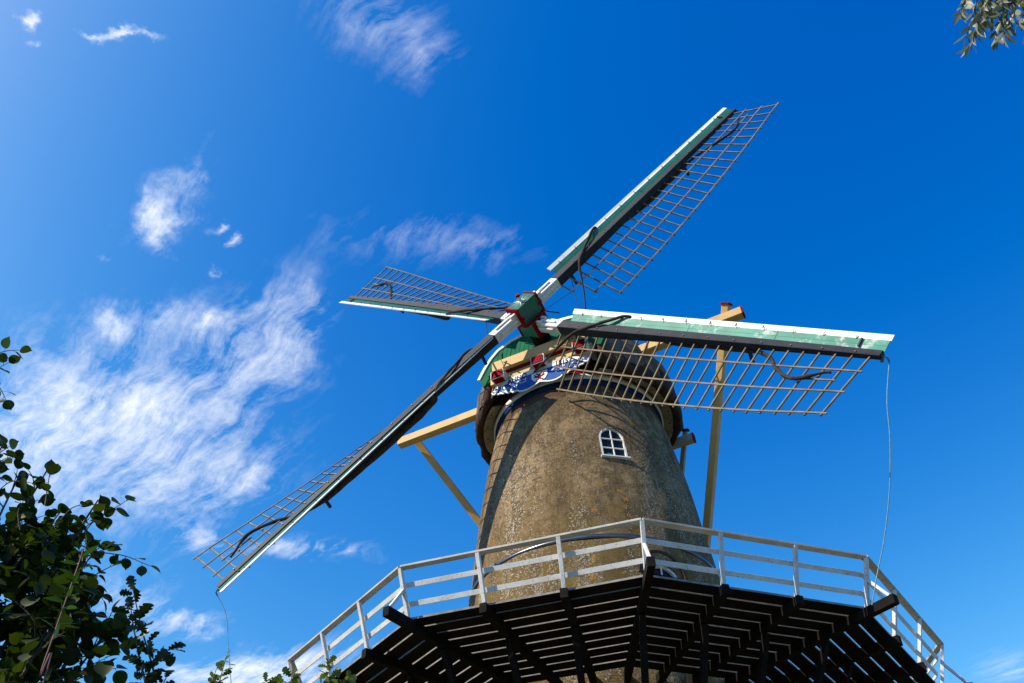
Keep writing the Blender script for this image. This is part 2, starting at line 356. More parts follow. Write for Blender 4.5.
for i in range(len(zs) - 1):
    for k in range(NA):
        a = 2 * math.pi * (k + .5) / NA; zc = (zs[i] + zs[i + 1]) / 2
        if in_open(a, zc, WIN) or in_open(a, zc, DOOR): continue
        fs.append([i * NA + k, i * NA + (k + 1) % NA, (i + 1) * NA + (k + 1) % NA, (i + 1) * NA + k])
mb.add(vs, fs, 0, True)
tower = mb.build('tower', M['tower'], mill)

def opening(o, name, rows, cols, frame_w, wood, ring=None):
    a = o['az']; zc = o['z0'] + (o['hs'] + o['hr']) / 2; n = Vector((math.sin(a), -math.cos(a), 0)); x = Vector((math.cos(a), math.sin(a), 0))
    sl_ = (trad(o['z0'] + o['hs']) - trad(o['z0'])) / o['hs']; y = (Z_ + n * sl_).normalized(); nn_ = x.cross(y)
    if nn_.dot(n) < 0: nn_ = -nn_
    O = AX + n * (trad(o['z0']) - 0.06) + Z_ * (DECK + o['z0'])
    def outline(hw, hs, hr, z0=0.0, k=14):
        return [(-hw, z0), (hw, z0)] + [(hw * math.cos(math.pi * i / k), hs + hr * math.sin(math.pi * i / k)) for i in range(k + 1)]
    m1 = MB(); m1.plate(outline(o['hw'] + .02, o['hs'], o['hr'] + .02, -.02), O - nn_ * 0.045, x, y, nn_, 0.02)
    win = m1.build(name, M['glass'], mill)
    # frame ring
    m2 = MB(); k = 14; hw, hs, hr = o['hw'] + .03, o['hs'], o['hr'] + .03; fw = frame_w
    outer = [(-hw, -.03), (hw, -.03)] + [(hw * math.cos(math.pi * i / k), hs + hr * math.sin(math.pi * i / k)) for i in range(k + 1)]
    inner = [(-hw + fw, fw - .02), (hw - fw, fw - .02)] + [((hw - fw) * math.cos(math.pi * i / k), hs + (hr - fw) * math.sin(math.pi * i / k)) for i in range(k + 1)]
    def ringmesh(mm, outer, inner, off, th, mi=0):
        n_ = len(outer); vsr = []
        for dd in (0, -th):
            for pl in (outer, inner): vsr += [O + x * p + y * q + nn_ * (off + dd) for p, q in pl]
        fsr = []
        for i in range(n_):
            j = (i + 1) % n_
            fsr += [[i, j, n_ + j, n_ + i], [2 * n_ + i, 3 * n_ + i, 3 * n_ + j, 2 * n_ + j], [i, 2 * n_ + i, 2 * n_ + j, j], [n_ + i, n_ + j, 3 * n_ + j, 3 * n_ + i]]
        mm.add(vsr, fsr, mi)
    ringmesh(m2, outer, inner, 0.035, 0.08)
    top = hs + hr - fw
    for c in range(1, cols):
        xx = -hw + 2 * hw * c / cols; m2.beam(O + x * xx + nn_ * .0, O + x * xx + y * top + nn_ * .0, 0.035, 0.045, up=nn_)
    for r_ in rows:
        m2.beam(O - x * (hw - fw * .7) + y * r_, O + x * (hw - fw * .7) + y * r_, 0.035, 0.042, up=nn_)
    m2.build('frame', wood, win)
    return win, O, x, y, nn_, ringmesh
win, O, x, y, n, _ = opening(WIN, 'window', (0.40, 0.80), 2, 0.055, M['white'])
mb = MB(); mb.box(O + y * -.06 + n * .05, x, n, y, 0.92, 0.16, 0.05); mb.build('window_sill', M['white'], win)
mb = MB(); mb.plate([(-.30, .02), (-.05, .02), (-.05, .16), (-.18, .22), (-.30, .15)], O - n * .035, x, y, n, 0.006)
mb.build('curtain', mat('teal_cloth', (0.02, 0.22, 0.24), 0.8), win)
door, O, x, y, n, ringmesh = opening(DOOR, 'door', (1.80,), 2, 0.08, M['white'])
mb = MB(); mb.plate([(-.45, .03), (.45, .03), (.45, 1.75), (-.45, 1.75)], O + n * .02, x, y, n, .04); mb.build('door_leaf', M['green'], door)
mb = MB()
for i in (-2, 0, 2): mb.beam(O + y * 1.85 + n * .01, O + y * (1.85 + .66 * math.cos(i * .36)) + x * .62 * math.sin(i * .36) + n * .01, .03, .03, up=n)
mb.build('fanlight', M['white'], door)
mb = MB(); k = 18
ringmesh(mb, [(.76 * math.cos(math.pi * i / k), 2.30 + .80 * math.sin(math.pi * i / k)) for i in range(k + 1)],
         [(.68 * math.cos(math.pi * i / k), 2.30 + .72 * math.sin(math.pi * i / k)) for i in range(k + 1)], 0.11, 0.08)
mb.build('door_arch', M['rim'], door)
# hoop round the tower
mb = MB(); r0 = trad(4.0)
a0, a1 = R(-46), R(300)
mb.lathe(AX + Z_ * DECK, [(r0 - .02, 3.96), (r0 + .055, 3.96), (r0 + .05, 4.07), (r0 - .02, 4.08)], 96, closed=True)
mb.build('hoop', M['metal'], mill)
mb = MB(); a = R(-46); mb.box(AX + Vector((math.sin(a), -math.cos(a), 0)) * (r0 + .10) + Z_ * (DECK + 4.0), (math.cos(a), math.sin(a), 0), (math.sin(a), -math.cos(a), 0), Z_, .3, .05, .12)
mb.build('hoop_clasp', M['iron'], mill)

# ================================================================== gallery
NS = 10; GR = 8.75; PHI = 0.1185; LEAN = 0.39
def cor(j, r, z): a = PHI + 2 * math.pi * j / NS; return Vector((r * math.sin(a), -r * math.cos(a), DECK + z))
def edge(j, m, r, z):                                # m in 0..3 along side j
    return cor(j, r, z).lerp(cor(j + 1, r, z), m / 3)
mb = MB()
for j in range(NS):                                  # planks, parallel to each side, mitred at the corners
    ap = math.cos(math.pi / NS)
    r = GR
    rnd = random.Random(j)
    while r > 4.5:
        wd = 0.366 / ap
        dz = rnd.uniform(-.004, .004)
        # two lengths per board with a butt joint, as laid
        cut = rnd.choice((1, 2))
        for (ma, mb_) in ((0, cut), (cut, 3)):
            g0 = 0.01 if ma else 0.004; g1 = 0.004
            A, B = edge(j, ma + g0, r, dz), edge(j, mb_ - g1, r, dz)
            A2, B2 = edge(j, ma + g0, r - wd, dz), edge(j, mb_ - g1, r - wd, dz)
            dn = Vector((0, 0, -.05))
            mb.add([A, B, B2, A2, A + dn, B + dn, B2 + dn, A2 + dn], [[0, 1, 2, 3], [0, 4, 5, 1], [1, 5, 6, 2], [2, 6, 7, 3], [3, 7, 4, 0]], 1); mb.add([A + dn, B + dn, B2 + dn, A2 + dn], [[3, 2, 1, 0]], 0)
        r -= 0.415 / ap
gallery = mb.build('gallery', [M['dark'], M['deckw']], mill)
for j in range(NS):
    for m in range(3):
        P0 = edge(j, m, GR, 0); rad = Vector((P0.x, P0.y, 0)).normalized(); tan = rad.cross(Z_)
        d0 = math.hypot(P0.x, P0.y)
        ext = 0.80 if m == 0 else 0.16
        mb = MB(); zb = -.05 - .115
        mb.beam(rad * 3.95 + Z_ * (DECK + zb), rad * (d0 + ext) + Z_ * (DECK + zb), .17, .225, up=Z_)
        mb.build('deck_beam', M['dark'], gallery)
        mb = MB()
        mb.beam(rad * (d0 - 1.2) + Z_ * (DECK - .30), rad * 4.38 + Z_ * (DECK - 5.2), .15, .15, up=rad)
        mb.build('strut', M['dark'], gallery)
        # leaning post
        mb = MB(); sh = tan * (.0)
        lo = P0 + rad * 0.035 + Z_ * -.12; dirp = (rad * LEAN + Z_ * 1.1); hi = P0 + rad * (.035 + LEAN) + Z_ * 1.05
        mb.beam(lo, hi, .095, .085, up=rad)
        mb.build('post', M['rail'], gallery)
        if m == 0:
            mb = MB(); mb.beam(P0 + rad * (.05 + LEAN * .5) + Z_ * .60, rad * (d0 + ext - .12) + Z_ * (DECK - .03), .07, .07, up=tan)
            mb.build('corner_brace', M['rail'], gallery)
    for (z, wd, th, nm) in ((.71, .115, .03, 'middle_rail'), (.30, .115, .03, 'middle_rail')):
        mb = MB(); k = z / 1.1; r = GR + LEAN * k - .055
        rad = (cor(j, 1, 0) + cor(j + 1, 1, 0)); rad.z = 0; rad.normalize()
        mb.beam(cor(j, r, z), cor(j + 1, r, z), th, wd, up=(Z_ * 1.1 + rad * LEAN))
        mb.build(nm, M['rail'], gallery)
    mb = MB(); r = GR + LEAN + .0
    mb.beam(cor(j, r, 1.08), cor(j + 1, r, 1.08), .17, .055, up=Z_)
    mb.build('handrail', M['handrail'], gallery)

# ================================================================== cap
RIM = 3.72
def halfw(d): return math.sqrt(max(RIM * RIM - d * d, 0.0))
def ridge(d): return 14.0 - 0.08 * (d - 0.8) ** 2 if d < .8 else 14.0 - 0.03 * (d - .8) ** 2
hull = MB(); ds = [3.0, 2.6, 2.2, 1.6, 1.0, .4, -.2, -.8, -1.4, -2.0, -2.5, -2.95, -3.3, -3.55, -3.68]; NK = 48
def section(d, inset=0.0):
    w_ = halfw(d) - inset; hh_ = ridge(d) - inset - 11.1; out = []
    if d < 0: pass
    for k in range(NK + 1):
        th = math.pi * k / NK; c, s_ = math.cos(th), math.sin(th); pw = 2 / 2.5
        xx = w_ * math.copysign(abs(c) ** pw, c); zz_ = hh_ * abs(s_) ** pw
        if d < -2: zz_ *= 1 - ((-2 - d) / 1.75) ** 2 * .55
        wob = .035 * math.sin(5 * th + d * 3.1) + .025 * math.sin(11 * th - d * 5)
        out.append(CP(d - .28 * max(0, zz_ - .9) * max(0, d) / 3, xx * (1 + wob * .25), 11.1 + zz_ * (1 + wob * .4)))
    return out
rows = [section(d) for d in ds]; inn = [section(d, .30) for d in ds[:-1]]
vs = [p for r_ in rows for p in r_]; L = NK + 1
fs = [[i * L + k, i * L + k + 1, (i + 1) * L + k + 1, (i + 1) * L + k] for i in range(len(rows) - 1) for k in range(NK)]
fs.append([(len(rows) - 1) * L + k for k in range(L)])
hull.add(vs, fs, 0, True)
vs = [p for r_ in inn for p in r_]
fs = [[i * L + k, i * L + k + 1, (i + 1) * L + k + 1, (i + 1) * L + k] for i in range(len(inn) - 1) for k in range(NK)]
hull.add(vs, fs, 0, True)
cap = hull.build('cap', M['thatch'], mill)
# thick thatch eave: a swollen rim following the circle, open at the front
mb = MB(); a_open = math.asin(2.15 / RIM); NR = 120
ring = []
for k in range(NR + 1):
    a = AZ + a_open + (2 * math.pi - 2 * a_open) * k / NR
    t_ = abs(k / NR * 2 - 1)                          # 1 at the two front ends
    wob = .05 * math.sin(k * .42) + .03 * math.sin(k * 1.13 + 1) + .02 * math.sin(k * 2.7)
    step = .10 if (k // 17) % 2 else 0.0
    ro, zb = RIM - .02 + wob * .6 + step * .5, 10.72 - step + .5 * max(0, t_ - .93) / .07 * .6
    prof = [(3.42, zb + .16), (3.50, zb + .05), (ro - .12, zb), (ro, zb + .12), (ro + .02, zb + .45), (ro - .05, zb + .95), (ro - .2, zb + 1.3), (3.3, zb + 1.2)]
    ring.append([AX + Vector((r * math.sin(a), -r * math.cos(a), DECK + z)) for r, z in prof])
vs = [p for r_ in ring for p in r_]; L = 8
fs = [[i * L + k, i * L + (k + 1) % L, (i + 1) * L + (k + 1) % L, (i + 1) * L + k] for i in range(NR) for k in range(L)]
fs += [list(range(L)), [NR * L + k for k in range(L)]]
mb.add(vs, fs, 0, True); mb.build('eave', M['rim'], cap)
# curb rings under the cap: blue, white, red
for (r, z0, z1, m_, nm) in ((3.02, 10.50, 10.72, 'navy', 'blue_ring'), (3.07, 10.72, 10.90, 'white', 'white_ring'), (3.05, 10.90, 11.02, 'red', 'red_ring')):
    mb = MB(); mb.lathe(AX + Z_ * DECK, [(2.7, z0), (r, z0), (r, z1), (2.7, z1)], 96, closed=True); mb.build(nm, M[m_], cap)
for k in range(3, 27):                                 # sloping skirt boards with red bolts
    a0 = AZ + 2 * math.pi * k / 30 + .006; a1 = AZ + 2 * math.pi * (k + 1) / 30 - .006
    mb = MB(); mb.lathe(AX + Z_ * DECK, [(3.06, 11.02), (3.44, 10.80), (3.44, 10.85), (3.06, 11.07)], 4, a0=a0, a1=a1, smooth=False, closed=True)
    bd = mb.build('skirt_board', M['pale'], cap)
    mb = MB(); aa = a0 + .05; rr_, zz_ = 3.30, 10.88
    mb.tube([AX + Vector((rr_ * math.sin(aa), -rr_ * math.cos(aa), DECK + zz_ + .03)), AX + Vector((rr_ * math.sin(aa), -rr_ * math.cos(aa), DECK + zz_ - .03))], .03, 6, smooth=False)
    mb.build('bolt', M['red'], cap)

# front gable
GP = [(2.42, 12.0), (2.28, 12.6), (2.10, 13.15), (1.85, 13.58), (1.35, 13.92), (.7, 14.08), (0, 14.12)]
def gtop(xx):
    xx = abs(xx)
    for (xa, za), (xb, zb) in zip(GP, GP[1:]):
        if xb <= xx <= xa: return za + (zb - za) * (xa - xx) / (xa - xb)
    return 12.0
prof = GP
poly = [(-a, b) for a, b in prof] + [(a, b) for a, b in reversed(prof[:-1])]
mb = MB(); GT = .28; O = CP(3.02 + 12 * GT, 0.03, 0)
yb = -2.4                                              # vertical boards
while yb < 2.4:
    x0, x1 = yb + .006, yb + .174
    top = gtop; zb0 = 11.45 if abs((x0 + x1) / 2) < 1.9 else 11.93
    if max(top(x0), top(x1)) > 12.05:
        mb.plate([(x0, zb0), (x1, zb0), (x1, top(x1)), ((x0 + x1) / 2, top((x0 + x1) / 2)), (x0, top(x0))], O, H_, Z_ - E_ * GT, E_, .04)
    yb += .18
gable = mb.build('gable', M['gable'], cap)
mb = MB(); L_ = len(poly)
for i in range(L_ - 1):
    (xa, za), (xb, zb) = poly[i], poly[i + 1]
    mb.beam(CP(3.06 - GT * (za - 12), .03 + xa * 1.02, za), CP(3.06 - GT * (zb - 12), .03 + xb * 1.02, zb), .12, .05, up=E_)
mb.build('gable_trim', M['white'], gable)
# weather beam with red line, lower beam
mb = MB(); mb.beam(CP(3.22, -1.72, 12.06), CP(3.22, 1.85, 12.06), .34, .46, up=Z_); mb.build('weather_beam', M['cream'], cap)
mb = MB(); mb.beam(CP(3.13, -1.66, 11.80), CP(3.13, 1.80, 11.80), .26, .05, up=Z_); mb.build('red_strip', M['red'], cap)
mb = MB(); mb.beam(CP(3.02, -1.9, 11.60), CP(3.02, 1.98, 11.60), .30, .34, up=Z_); mb.build('lower_beam', M['cream'], cap)
mb = MB(); mb.beam(CP(2.95, -2.33, 11.78), CP(2.95, -1.7, 12.05), .2, .36, up=Z_); mb.build('corner_board', M['gable'], cap); mb = MB(); mb.beam(CP(2.95, 2.36, 11.78), CP(2.95, 1.85, 12.05), .2, .36, up=Z_); mb.build('corner_board', M['gable'], cap)
for hc in (-1.46, .10, 1.66):
    mb = MB(); mb.beam(CP(2.9, hc, 11.52), CP(3.52, hc, 11.52), .50, .36, up=Z_)
    b_ = mb.build('beam_end', M['white'], cap)
    mb = MB(); mb.beam(CP(3.518, hc, 11.52), CP(3.545, hc, 11.52), .44, .30, up=Z_)
    mb.beam(CP(3.25, hc, 11.348), CP(3.50, hc, 11.348), .40, .03, up=Z_); mb.build('red_panel', M['red'], b_)
# decorated board
def mirror(pts): return pts + [(-a, b) for a, b in reversed(pts) if a != 0]
low = [(-1.84, 11.20), (-1.78, 11.10), (-1.66, 11.13), (-1.62, 11.05), (-1.48, 11.06), (-1.42, 11.00), (-1.30, 11.04), (-1.24, 10.96), (-1.10, 10.98), (-1.02, 10.90), (-.86, 10.93), (-.78, 10.84), (-.62, 10.80), (-.46, 10.80), (-.30, 10.84), (-.16, 10.90), (0, 10.96)]
up_ = [(-1.84, 11.28), (-1.55, 11.42), (-1.2, 11.56), (-.9, 11.62), (0, 11.64)]
full_low = low + [(-a, b) for a, b in reversed(low[:-1])]; full_up = up_ + [(-a, b) for a, b in reversed(up_[:-1])]
O = CP(3.26, .04, -.24)
mb = MB(); mb.plate(full_low + full_up[::-1], O, H_, Z_, E_, .045)
board = mb.build('decorated_board', M['blue'], cap)
mb = MB(); L_ = len(full_low)
for i in range(L_ - 1):
    mb.beam(O + H_ * full_low[i][0] + Z_ * (full_low[i][1] + .01), O + H_ * full_low[i + 1][0] + Z_ * (full_low[i + 1][1] + .01), .05, .05, up=E_)
mb.build('white_rim', M['white'], board)
mb = MB(); mb.plate([(-1.60, 11.385), (-1.2, 11.40), (-.3, 11.46), (.3, 11.46), (1.2, 11.40), (1.60, 11.385), (1.5, 11.45), (1.2, 11.57), (.9, 11.63), (0, 11.65), (-.9, 11.63), (-1.2, 11.57), (-1.5, 11.45)], O + E_ * .008, H_, Z_, E_, .008)
mb.build('text_strip', M['white'], board)
rb = random.Random(3)
mb = MB()
for sg in (-1, 1):                                      # white leafy scroll work over the blue
    mb = MB()
    for i in range(34):
        f = rb.random() ** .8; x0 = sg * (.45 + 1.3 * f); z0 = rb.uniform(10.90 + f * .22, 11.38); a = rb.uniform(0, 3.1); l = rb.uniform(.035, .10); ww = rb.uniform(.010, .022) + .012 * f
        if abs(x0) < .9 and z0 < 11.12: continue
        ca, sa = math.cos(a), math.sin(a)
        mb.plate([(x0 - ca * l, z0 - sa * l), (x0 + sa * ww, z0 - ca * ww), (x0 + ca * l, z0 + sa * l), (x0 - sa * ww, z0 + ca * ww)], O + E_ * (.010 + i * .0003), H_, Z_, E_, .005)
    mb.build('scroll_work', M['white'], board)
mb = MB()
mb.plate([(-.30, 11.40), (.30, 11.40), (.30, 11.18), (.20, 11.04), (0, 10.97), (-.20, 11.04), (-.30, 11.18)], O + E_ * .020, H_, Z_, E_, .006)
shield = mb.build('shield', M['white'], board)
mb = MB(); OO = O + E_ * .026                           # red double-headed bird-like emblem
def star(pts): mb.plate(pts, OO, H_, Z_, E_, .005)
mb.plate([(-.05, 11.08), (.05, 11.08), (.07, 11.20), (.03, 11.30), (-.03, 11.30), (-.07, 11.20)], OO, H_, Z_, E_, .005)
for sg in (-1, 1):
    for pts in ([(.05, 11.20), (.20, 11.34), (.17, 11.24), (.22, 11.22), (.15, 11.17), (.05, 11.15)], [(.02, 11.28), (.10, 11.37), (.13, 11.33), (.06, 11.26)], [(.03, 11.10), (.15, 11.07), (.12, 11.02), (.02, 11.06)]):
        mb.plate([(sg * a, b) for a, b in pts], OO + E_ * .001, H_, Z_, E_, .005)
mb.build('emblem', M['red'], shield)
def text(s, size, o, ax, ay, an, m_, name, parent, th=.004, rot=0.0):
    cu = bpy.data.curves.new(name, 'FONT'); cu.body = s; cu.size = size; cu.align_x = 'CENTER'; cu.align_y = 'CENTER'; cu.extrude = th; cu.offset = size * .02
    to = bpy.data.objects.new(name, cu); scene.collection.objects.link(to)
    bpy.context.view_layer.update(); dg = bpy.context.evaluated_depsgraph_get()
    me = bpy.data.meshes.new_from_object(to.evaluated_get(dg)); bpy.data.objects.remove(to)
    c, s_ = math.cos(rot), math.sin(rot); off = wloc(parent)
    for v in me.vertices:
        X, Y = v.co.x * c - v.co.y * s_, v.co.x * s_ + v.co.y * c
        v.co = Vector(o) + Vector(ax) * X + Vector(ay) * Y + Vector(an) * v.co.z - off
    me.materials.clear(); me.materials.append(m_)
    ob = bpy.data.objects.new(name, me); scene.collection.objects.link(ob); ob.parent = parent; return ob
text('ANNO', .25, O - H_ * .85 + Z_ * 11.47 + E_ * .012, H_, Z_, E_, M['navy'], 'lettering', board, rot=.06)
text('1815', .25, O + H_ * .85 + Z_ * 11.47 + E_ * .012, H_, Z_, E_, M['navy'], 'lettering', board, rot=-.06)

# tail beams
def cbeam(name, a, b, w_, h_, m_='cream', parent=cap, up=Z_, **k):
    mb = MB(); mb.beam(a, b, w_, h_, up=up, **k); return mb.build(name, M[m_], parent)
SL, SR = CP(1.5, -6.75, 11.86), CP(1.5, 6.92, 12.26)
cross = cbeam('cross_beam', SL, SR, .32, .35)
mb = MB(); mb.beam(SR - (SR - SL).normalized() * .02 , SR + (SR - SL).normalized() * .04, .33, .36); mb.build('beam_cap', M['red'], cross)
TAIL = CP(-6.6, 0, .45)
for top_, nm in ((CP(1.22, -6.36, 12.28), 'l'), (CP(1.22, 6.42, 13.12), 'r')):
    b_ = cbeam('tail_brace', top_, TAIL, .26, .26, up=E_)
    d_ = (top_ - TAIL).normalized(); mb = MB(); mb.beam(top_, top_ + d_ * .07, .34, .34, up=E_); mb.build('brace_cap', M['red'], b_)
cbeam('tail_pole', CP(-2.8, 0, 12.9), TAIL - Z_ * .2, .34, .34, up=H_)
sb = cbeam('short_beam', CP(-2.6, -3.45, 11.0), CP(-2.6, 3.50, 11.0), .28, .32, 'pale')
mb = MB(); mb.beam(CP(-2.6, 3.50, 11.0), CP(-2.6, 3.55, 11.0), .29, .33); mb.build('beam_cap', M['red'], sb)
for sg in (-1, 1):
    b_ = cbeam('short_brace', CP(-2.75, sg * 3.22, 11.50), CP(-5.6, sg * .18, 4.2), .17, .17, 'pale', up=E_)
    mb = MB(); mb.beam(CP(-2.72, sg * 3.24, 11.50), CP(-2.70, sg * 3.25, 11.56), .25, .25, up=E_); mb.build('brace_cap', M['dark'], b_)
mb = MB(); mb.tube([TAIL + E_ * .0 + H_ * -.8 + Z_ * .3, TAIL + H_ * .8 + Z_ * .3], .12, 12); mb.tube([TAIL + H_ * .3 + Z_ * .3 + E_ * -.7, TAIL + H_ * .3 + Z_ * .3 + E_ * .7], .035, 8); mb.tube([TAIL + H_ * .3 + Z_ * 1.0, TAIL + H_ * .3 + Z_ * -.3], .035, 8)
mb.build('winch', M['dark'], cap)

# ================================================================== sails
TI = 0.2746
NV = (E_ * math.cos(TI) + Z_ * math.sin(TI)).normalized()
VV = H_.cross(NV); VV = VV if VV.z > 0 else -VV
HUB = AX + E_ * 4.205 + Z_ * (23.6251 + 1.6) - Z_ * 0.0
ROT = -0.704
for j in range(4):
    ang = ROT + j * math.pi / 2
    T = H_ * math.cos(ang) + VV * math.sin(ang); S = -H_ * math.sin(ang) + VV * math.cos(ang)
    base = 0.0 if j % 2 else -0.5
    coff = -.20 if j % 2 else -.30
    def cn(t): return base + coff * (1 - min(t, 13.5) / 13.5) ** 1.4
    def SP(t, s=0.0, n=0.0): return HUB + T * t + S * (s - .10 * min(1, t / 3)) + NV * (cn(t) + n)
    def al(t): return R(29.0 - 32.0 * min(1, max(0, (t - 2.62) / 10.7)) ** 1.35)
    # stock
    mb = MB(); ts = [0.0 + j * .0, 1.66, 4, 6, 8, 10, 12, 13.58]
    for i in range(len(ts) - 1):
        ta, tb = ts[i], ts[i + 1]; wa, wb = (.40 - .20 * ta / 13.6), (.40 - .20 * tb / 13.6)
        na, nb = (.38 - .22 * ta / 13.6), (.38 - .22 * tb / 13.6)
        mb.beam(SP(ta), SP(tb), wa, na, up=NV, w2=wb, h2=nb, mi=0 if i == 0 else 1, bev=.012)
    sail = mb.build('sail', [M['white'], M['black']], mill)
    # wedges and cleats beside the hub
    mb = MB()
    for (sa, na) in ((.0, .22), (-.235, .02), (.235, .02)):
        mb.beam(SP(.62, sa, na), SP(1.42, sa, na), .09 if na > .1 else .05, .05 if na > .1 else .11, up=NV)
    for sa in (-.13, .13): mb.beam(SP(.5, sa, .23), SP(.78, sa, .23), .10, .10, up=NV)
    mb.build('wedge', M['white'], sail)
    # leading board: green inner planks, white outer plank, sweeping forward
    def LP(t, wdt, n=0.0):
        be = R(31 - 18 * t / 13.6); wdt = wdt + .5 * (.40 - .20 * t / 13.6) - .10
        return SP(t, wdt * math.cos(be) - n * math.sin(be), wdt * math.sin(be) + n * math.cos(be) + .03)
    mb = MB(); lead = (M['faded_glare'] if j == 0 else M['green'])
    segs = [2.02, 4.4, 4.415, 7.3, 7.315, 10.4, 10.415, 13.62]
    def slab(w0, w1, n0, th, ta, tb, mi, skew=0.0):
        P = [LP(ta, w0, n0), LP(ta + skew, w1, n0), LP(tb + skew, w1, n0), LP(tb, w0, n0)]
        Q = [LP(ta, w0, n0 - th), LP(ta + skew, w1, n0 - th), LP(tb + skew, w1, n0 - th), LP(tb, w0, n0 - th)]
        mb.add(P + Q, [[0, 1, 2, 3], [7, 6, 5, 4], [0, 4, 5, 1], [1, 5, 6, 2], [2, 6, 7, 3], [3, 7, 4, 0]], mi)
    for i in range(0, 8, 2):
        slab(.08, .245, .0, .024, segs[i], segs[i + 1], 0); slab(.249, .415, .003, .024, segs[i], segs[i + 1], 0)
    mb.build('leading_board', [lead], sail)
    mb = MB(); slab(.418, .60, .008, .03, 1.98, 13.66, 0); mb.build('white_edge', M['white'], sail)
    bt = 2.4
    while bt < 13.5:                                    # battens on the back, bolts and clips on the front
        mb = MB(); mb.beam(LP(bt, -.05, -.045), LP(bt, .57, -.045), .05, .04, up=NV); mb.build('batten', M['black'], sail)
        mb = MB(); mb.beam(LP(bt + .1, .39, .012), LP(bt + .1, .48, .030), .022, .022, up=NV); mb.build('clip', M['iron'], sail)
        mb = MB(); hf = .5 * (.38 - .22 * bt / 13.6); mb.tube([SP(bt + .3, -.06, hf - .01), SP(bt + .3, -.06, hf + .025)], .025, 6, smooth=False); mb.build('bolt', M['iron'], sail)
        bt += .93
    mb = MB(); mb.beam(LP(12.9, .14, .03), LP(12.9, .40, .03), .05, .04, up=NV); mb.build('cleat', M['black'], sail)
    # lattice
    mb = MB(); NB = 26
    def WL(t): return 2.22 + .02 * (t - 2.62)
    def QP(t, w_): a = al(t); return SP(t, .10 * min(1, t / 3) - w_ * math.cos(a), -w_ * math.sin(a) - .02)
    fr = (.335, .665, 1.0); rj = random.Random(11 + j)
    tb = [1.69 + .465 * i for i in range(NB)]
    jt = [rj.uniform(-.02, .02) for _ in tb]
    for i, t in enumerate(tb):
        wend = WL(t) * (fr[0] if i == 0 else fr[1] if i == 1 else 1.0) + .07
        a = al(t); nrm = (NV * math.cos(a) - S * math.sin(a))
        mb.beam(QP(t, -.10), QP(t + jt[i], wend), .044, .05, up=nrm)
    for q, f in enumerate(fr):
        for i in range(q, NB - 1):
            a = al(tb[i]); nrm = (NV * math.cos(a) - S * math.sin(a))
            A, B = QP(tb[i] - (.10 if i == q else 0), WL(tb[i]) * f), QP(tb[i + 1] + (.13 if i == NB - 2 else 0), WL(tb[i + 1]) * f)
            mb.beam(A + nrm * .035, B + nrm * .035, .05, .03, up=nrm, mi=0)
    for i in range(NB - 4, NB - 2):
        A, B = QP(tb[i] - .08, WL(tb[i]) * .50), QP(tb[i + 1] + .1, WL(tb[i + 1]) * .50); mb.beam(A + NV * .035, B + NV * .035, .05, .03, up=NV)
    mb.build('lattice', M['lath'], sail)
    # rolled sail cloth
    pts = [(.9, -1.75, -.95), (1.7, -1.2, -.45), (2.6, -.42, .08), (3.2, -.10, .20), (3.9, .18, .27), (4.6, .47, .30), (4.85, .50, .12), (5.3, .30, -.12), (7, .06, -.26), (8.5, .02, -.24), (9.8, -.05, -.22), (10.5, -.35, -.15), (11.0, -.8, -.06), (11.6, -1.18, .02), (12.0, -1.2, .06), (12.45, -.95, .07), (12.7, -.85, .06)]
    cp = [Vector(p) for p in pts]; sm_ = []
    for i in range(len(cp) - 1):                        # Catmull-Rom
        p0, p1, p2, p3 = cp[max(i - 1, 0)], cp[i], cp[i + 1], cp[min(i + 2, len(cp) - 1)]
        for u_ in (0, .2, .4, .6, .8):
            sm_.append(.5 * ((2 * p1) + (p2 - p0) * u_ + (2 * p0 - 5 * p1 + 4 * p2 - p3) * u_ ** 2 + (3 * p1 - p0 - 3 * p2 + p3) * u_ ** 3))
    sm_.append(cp[-1]); rc = random.Random(5 + j)
    rads = []
    for p in sm_:
        r = .028 if p.x < 2.2 else .05 if p.x < 4.9 else .12 if p.x < 9.8 else .055
        if p.x > 12.2: r = .035
        rads.append(r * rc.uniform(.8, 1.25))
    for i in range(1, len(rads) - 1): rads[i] = (rads[i - 1] + rads[i] * 2 + rads[i + 1]) / 4
    mb = MB(); mb.tube([SP(p.x, p.y + rc.uniform(-.012, .012), p.z) for p in sm_], rads, 9); mb.build('rolled_cloth', M['cloth'], sail)
    for tt in (2.35, 9.6):
        mb = MB(); mb.beam(SP(tt, -.05, -.1), SP(tt, -.12, -.62), .07, .10, up=T); mb.build('peg', M['black'], sail)
    mb = MB(); mb.tube([SP(13.58, -.02, 0), SP(13.72, -.02, -.05), SP(13.74, -.04, -.16)], .022, 6); mb.tube([SP(13.55, 0, -.1), SP(13.6, -.1, -.1)], .05, 6); mb.build('tip_hook', M['iron'], sail)
    # guy lines between neighbouring stocks near the hub
    mb = MB(); mb.tube([SP(2.2, -.15, -.3), SP(1.6, -.8, -.45), SP(1.15, -1.35, -.55), SP(.3, -2.3, -.3)], .012, 5); mb.build('guy_rope', M['cloth'], sail)
    if j == 0: tipC = SP(13.74, -.04, -.16)
    if j == 3: tipB = SP(13.74, -.04, -.16)

